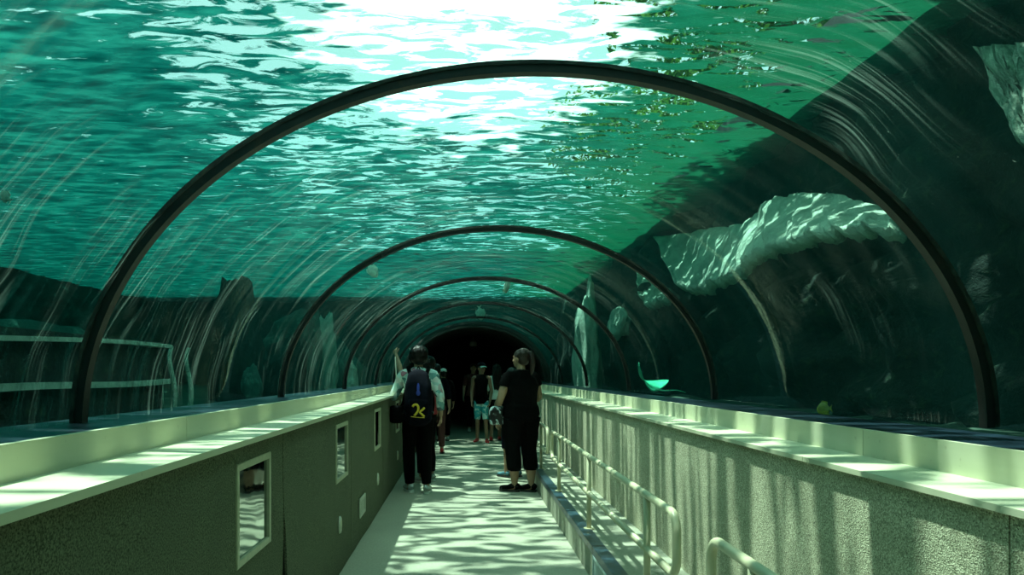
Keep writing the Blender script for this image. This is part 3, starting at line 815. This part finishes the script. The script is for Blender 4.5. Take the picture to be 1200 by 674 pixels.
    # --- top
    nm, mt, sl, g, zb = top
    bm = bmesh.new(); torso(bm, .013*g, zb, 1.45, .06)
    tube(bm, [(0, 0, 1.41), (0, 0, 1.475)], [(.075, .066), (.064, .06)], 16)
    if sl > 0:
        for k in (0, 1):
            s = -1 if k == 0 else 1; A = arms[k]
            P = [A[0]+V3((-s*.06, 0, .0)), A[0]]; R = [.07, .066]
            for q in (.4, .8, 1, 1.3, 1.7, 1.93):
                if q > sl: break
                P.append(A[0].lerp(A[1], q) if q <= 1 else A[1].lerp(A[2], q-1)); R.append((.060 if q < .9 else .052-.010*(q-1))*(.5+.5*wf))
            tube(bm, P, R, 16, sub=3)
    else:
        for s in (-1, 1): tube(bm, [(s*.10, .03, 1.36), (s*.095, .0, 1.445), (s*.10, -.03, 1.36)], .022, 8, sub=3)
    fuse(nm, bm, mt, e, vox, 4, .007, 9, (1, 1, .6))
    # --- hair
    bm = bmesh.new()
    hball(bm, (0, -.022, 1.645), (.086, .098, .082)); hball(bm, (0, -.045, 1.60), (.082, .070, .075))
    if hair in ('full', 'bob'):
        hball(bm, (0, -.03, 1.645), (.112, .112, .095)); hball(bm, (0, -.05, 1.585), (.105, .082, .085)); hball(bm, (-.085, 0, 1.60), (.03, .05, .075)); hball(bm, (.085, 0, 1.60), (.03, .05, .075))
    if hair == 'long':
        for x in (-.05, 0, .05):
            P = [hp(x, -.07, 1.66), hp(x*1.3, -.105, 1.55), hp(x*1.2, -.115, 1.40), hp(x*.9, -.125, 1.22), hp(x*.5, -.12, 1.10)]
            tube(bm, P, [.04, .042, .040, .030, .010], 12, sub=3)
    if hair == 'pony':
        hball(bm, (0, -.05, 1.66), (.084, .075, .075))
        tube(bm, [hp(0, -.10, 1.67), hp(0, -.15, 1.66), hp(.01, -.17, 1.58), hp(.02, -.155, 1.48), hp(.02, -.14, 1.40)], [.025, .034, .036, .028, .010], 12, sub=4)
    fuse('hair', bm, hair_mat, e, vox*.9, 2, .006, 45, (1, 1, .2))
    if cap:
        bm = bmesh.new()
        m = bmesh.ops.create_uvsphere(bm, u_segments=24, v_segments=16, radius=1)
        bmesh.ops.delete(bm, geom=[v for v in bm.verts if v.co.z < -.02], context='VERTS')
        for v in bm.verts: v.co = hp(v.co.x*.092, v.co.y*.106-.012, v.co.z*.085+1.652)
        r_ = bmesh.ops.extrude_face_region(bm, geom=list(bm.faces))
        for v in [g_ for g_ in r_['geom'] if isinstance(g_, bmesh.types.BMVert)]: v.co = v.co*.985+V3((0, 0, 1.655*.015))
        cp = obj('cap', bm, cap[0], e, True)
        bm = surf_grid(10, 6, lambda u, w: tuple(hp((u-.5)*.16*(1-.25*w), .085+w*.075*(1-(2*u-1)**2*.5), 1.655-.02*w-.02*(2*u-1)**2)))
        thicken(bm, (0, 0, -.004)); obj('brim', bm, cap[1], cp, True)
    if glasses:
        g_ = empty('sunglasses', (0, 0, 0)); g_.parent = e
        for s in (-1, 1):
            bm = bmesh.new(); hball(bm, (s*.036, .082, 1.705), (.028, .008, .018), 12); obj('lens', bm, 'glass_dark', g_, True)
            bm = bmesh.new(); tube(bm, [hp(s*.062, .078, 1.71), hp(s*.095, .03, 1.70), hp(s*.098, -.03, 1.66)], .003, 6); obj('temple', bm, 'sole', g_, True)
    # --- shoes
    for k in (0, 1):
        f = legs[k][4]; fy = foot_yaw[k]; fd = V3((-math.sin(fy), math.cos(fy), 0)); sd_ = V3((fd.y, -fd.x, 0)); z = f.z-.085
        bm = bmesh.new()
        P = [f-fd*.062, f-fd*.03, f+fd*.03, f+fd*.09, f+fd*.15, f+fd*.185]; hh = [.030, .045, .042, .030, .026, .016]; ww = [.022, .036, .040, .046, .042, .022]
        P = [V3((p.x, p.y, z+.018+h)) for p, h in zip(P, hh)]
        tube(bm, P, [(w_, h) for w_, h in zip(ww, hh)], 16, ref=sd_, sub=3)
        sh = fuse('shoe', bm, shoe, e, .006, 3)
        bm = bmesh.new()
        prof = [(-.068, .022), (-.03, .038), (.03, .040), (.09, .048), (.15, .044), (.19, .022)]
        o_ = [f+fd*a_+sd_*b_ for a_, b_ in prof]+[f+fd*a_-sd_*b_ for a_, b_ in prof[::-1]]
        lo = [bm.verts.new((p.x, p.y, z)) for p in o_]; hi = [bm.verts.new((p.x, p.y, z+.024)) for p in o_]
        bm.faces.new(lo[::-1]); bm.faces.new(hi); n_ = len(o_)
        for i in range(n_): bm.faces.new((lo[i], lo[(i+1) % n_], hi[(i+1) % n_], hi[i]))
        obj('sole', bm, sole, sh)
    return e

# person with the backpack, left hand resting on the ledge
man = person('person', 'person seen from behind in patterned pale shirt and black trousers, hand on left ledge',
    (-.55, 8.05, 0), .05, 1.70, 1.0, head_yaw=.35, armL=((-.30, .10, 1.13), (-.285, .50, 1.165)), armR=((.255, -.02, 1.13), (.265, .06, .90)),
    feet=((-.10, .04), (.095, -.06)), knees=((-.115, .03, .50), (.085, .0, .49)), hair='full', top=('shirt', 'shirt_print', 1.8, 1.3, .90),
    bottom=('trousers', 'cloth_black', 1.95), shoe='shoe_grey', glasses=True, foot_yaw=(.35, -.15))
bp = empty('backpack', (-.54, 7.90, .84), .05, 'black backpack with yellow and blue print worn by the person leaning on the ledge', 'backpack')
bm = bmesh.new()
tube(bm, [(0, 0, 0), (0, -.02, .03), (0, -.045, .2), (0, -.04, .4), (0, -.01, .54), (0, .02, .60)], [(.10, .05), (.155, .085), (.165, .105), (.155, .095), (.125, .07), (.05, .03)], 28, ref=(1, 0, 0), sub=4)
fuse('bag', bm, 'cloth_navy', bp, .007, 2, .006, 12)
bm = bmesh.new(); tube(bm, [(0, -.11, .05), (0, -.13, .10), (0, -.135, .22), (0, -.11, .30)], [(.08, .02), (.12, .035), (.12, .035), (.09, .015)], 24, ref=(1, 0, 0), sub=4); fuse('front_pocket', bm, 'cloth_navy', bp, .006, 2)
for s in (-1, 1):
    bm = bmesh.new(); tube(bm, [(s*.09, .02, .54), (s*.115, .08, .62), (s*.125, .19, .625), (s*.14, .29, .52), (s*.15, .29, .38), (s*.17, .16, .22), (s*.15, .02, .10)], [(.006, .025)]*7, 10, ref=(0, 0, 1) if False else (0, 1, 0), sub=4); obj('strap', bm, 'cloth_black', bp, True)
bm = bmesh.new(); tube(bm, [(-.03, .03, .58), (0, .02, .64), (.03, .03, .58)], .008, 8, sub=4); obj('top_handle', bm, 'cloth_black', bp, True)
def stroke(pts, w, mat, nm):
    bm = bmesh.new(); tube(bm, pts, [(w, .004)]*len(pts), 8, ref=None, sub=3)
    obj(nm, bm, mat, bp, True)
def ps(x, y): return ((x-415)/6.74*.0099, -.172, .06+(590-y)/6.74*.0099)
stroke([ps(372, 505), ps(385, 490), ps(405, 490), ps(417, 510), ps(412, 540), ps(385, 575)], .013, 'yellow', 'print')
stroke([ps(466, 512), ps(446, 530), ps(428, 547), ps(445, 565), ps(464, 582)], .012, 'yellow', 'print')
stroke([ps(358, 580), ps(400, 586), ps(466, 590)], .012, 'yellow', 'print')
bm = bmesh.new(); ball(bm, (.0, -.150, .40), (.016, .012, .055)); ball(bm, (.0, -.158, .34), (.024, .012, .03)); obj('print', bm, 'blue', bp, True)
pc = empty('shoulder_bag', (-.80, 7.98, .82), .1, 'small black pouch bag hanging at the left hip of the backpack wearer', 'bag')
bm = bmesh.new(); tube(bm, [(0, 0, 0), (0, 0, .03), (0, 0, .12), (0, 0, .19), (0, 0, .21)], [(.05, .03), (.085, .05), (.095, .06), (.08, .05), (.05, .02)], 20, ref=(1, 0, 0), sub=3); fuse('bag', bm, 'cloth_black', pc, .007, 2)
bm = bmesh.new(); tube(bm, [(.05, .0, .2), (.13, -.10, .40), (.20, -.11, .58)], .009, 8, sub=4); obj('strap', bm, 'cloth_black', pc, True)
# staff leaning in the corner of the ledge (thin pale pole beside the hand)
bm = bmesh.new(); tube(bm, [(-.862, 8.85, 1.14), (-.89, 8.85, 1.34), (-.905, 8.85, 1.62)], .0075, 8); o = obj('thin_pole', bm, 'socket', None, True)
tag(o, 'thin pale pole standing on the left ledge beside the resting hand', 'pole')

person('person', 'person with a red sleeve and raised pointing left arm, behind the backpack wearer',
    (-.50, 8.85, 0), .9, 1.60, .95, head_yaw=.2, armL=((-.12, .36, 1.50), (-.02, .56, 1.76)), hair='bob', top=('shirt', 'cloth_red', .9, 1.0, .92), bottom=('trousers', 'cloth_black', 1.9), shoe='shoe_grey')
person('person', 'person in maroon trousers half hidden behind the backpack wearer, farther down the walkway',
    (-.50, 12.0, 0), 0, 1.55, .95, hair='short', top=('shirt', 'cloth_navy', 1.6, 1.2, .9), bottom=('trousers', 'cloth_maroon', 1.9), shoe='shoe_red', sole='sole_dark')
person('person', 'short person in dark clothes and pale cap where the far shade begins',
    (-.45, 14.2, 0), .25, 1.48, 1.05, hair='short', top=('jacket', 'cloth_black', 1.8, 1.5, .86), bottom=('trousers', 'cloth_black', 1.9), shoe='shoe_grey', sole='sole_dark', cap=('sole', 'sole'))
# boy walking towards the viewer
person('person', 'boy in dark cap, black tank top, teal and white shorts and red shoes, walking forward',
    (.33, 13.8, 0), PI-.15, 1.60, .82, head_yaw=.55, feet=((-.13, .10), (.10, -.06)), hair='short', armL=((-.22, .02, 1.12), (-.20, .12, .90)), armR=((.215, -.05, 1.12), (.20, .05, .88)),
    top=('tank_top', 'cloth_black', 0, 1.3, .80), bottom=('shorts', 'teal_short', 1.0), shoe='shoe_red', skin='skin_tan', cap=('cloth_navy', 'teal_short'), foot_yaw=(.2, -.2))
person('person', 'girl seen from behind with long black hair, loose white top and dark shorts',
    (.66, 14.2, 0), -.05, 1.58, .90, head_yaw=.0, feet=((-.13, -.05), (.06, .10)), hair='long', armR=((.21, .10, 1.16), (.12, .22, 1.05)),
    top=('shirt', 'cloth_white', 1.1, 2.2, .90), bottom=('shorts', 'cloth_black', .62), shoe='shoe_red', sole='sole_dark', skin='skin_tan')
person('person', 'dark clothed person in the shade behind the boy in the cap',
    (.20, 16.4, 0), PI, 1.62, 1.0, hair='short', hair_mat='hair_brown', top=('shirt', 'cloth_maroon', .8, 1.2, .88), bottom=('trousers', 'cloth_black', 1.9), shoe='shoe_grey', sole='sole_dark')
# child mostly hidden by the woman
person('person', 'child with bare shins and teal shoes mostly hidden behind the woman in black',
    (.63, 9.25, 0), .75, 1.46, .92, head_yaw=-.2, hair='short', hair_mat='hair_brown', feet=((-.09, .03), (.10, -.05)), top=('shirt', 'cloth_black', .6, 1.2, .88), bottom=('shorts', 'cloth_navy', 1.15), shoe='shoe_teal', sole='sole_dark')
# woman in black
person('person', 'large woman in black top and cropped black trousers, brown hair tied back, by the kerb',
    (.665, 8.10, 0), .55, 1.67, 1.38, head_yaw=.35, feet=((-.06, .05), (.10, -.07)), armL=((-.30, .02, 1.10), (-.20, .26, 1.02)), armR=((.29, .03, 1.13), (.19, .26, 1.08)),
    hair='pony', hair_mat='hair_brown', top=('shirt', 'cloth_black', .62, 1.6, .86), bottom=('trousers', 'cloth_black', 1.62), shoe='black', sole='sole_dark', belly=.07, foot_yaw=(.7, .6))
hb_ = empty('handbag', (.395, 8.02, .80), .5, 'small black and white bag hanging from the forearm of the woman in black', 'bag')
bm = bmesh.new(); tube(bm, [(0, 0, 0), (0, 0, .03), (0, 0, .14), (0, 0, .20), (0, 0, .22)], [(.08, .03), (.12, .05), (.13, .055), (.11, .04), (.08, .015)], 20, ref=(1, 0, 0), sub=3); fuse('bag', bm, 'bag_print', hb_, .006, 2, .006, 14)
bm = bmesh.new(); tube(bm, [(-.07, 0, .2), (-.04, .03, .27), (.03, .04, .27), (.07, 0, .2)], .008, 8, sub=4); obj('handle', bm, 'black', hb_, True)
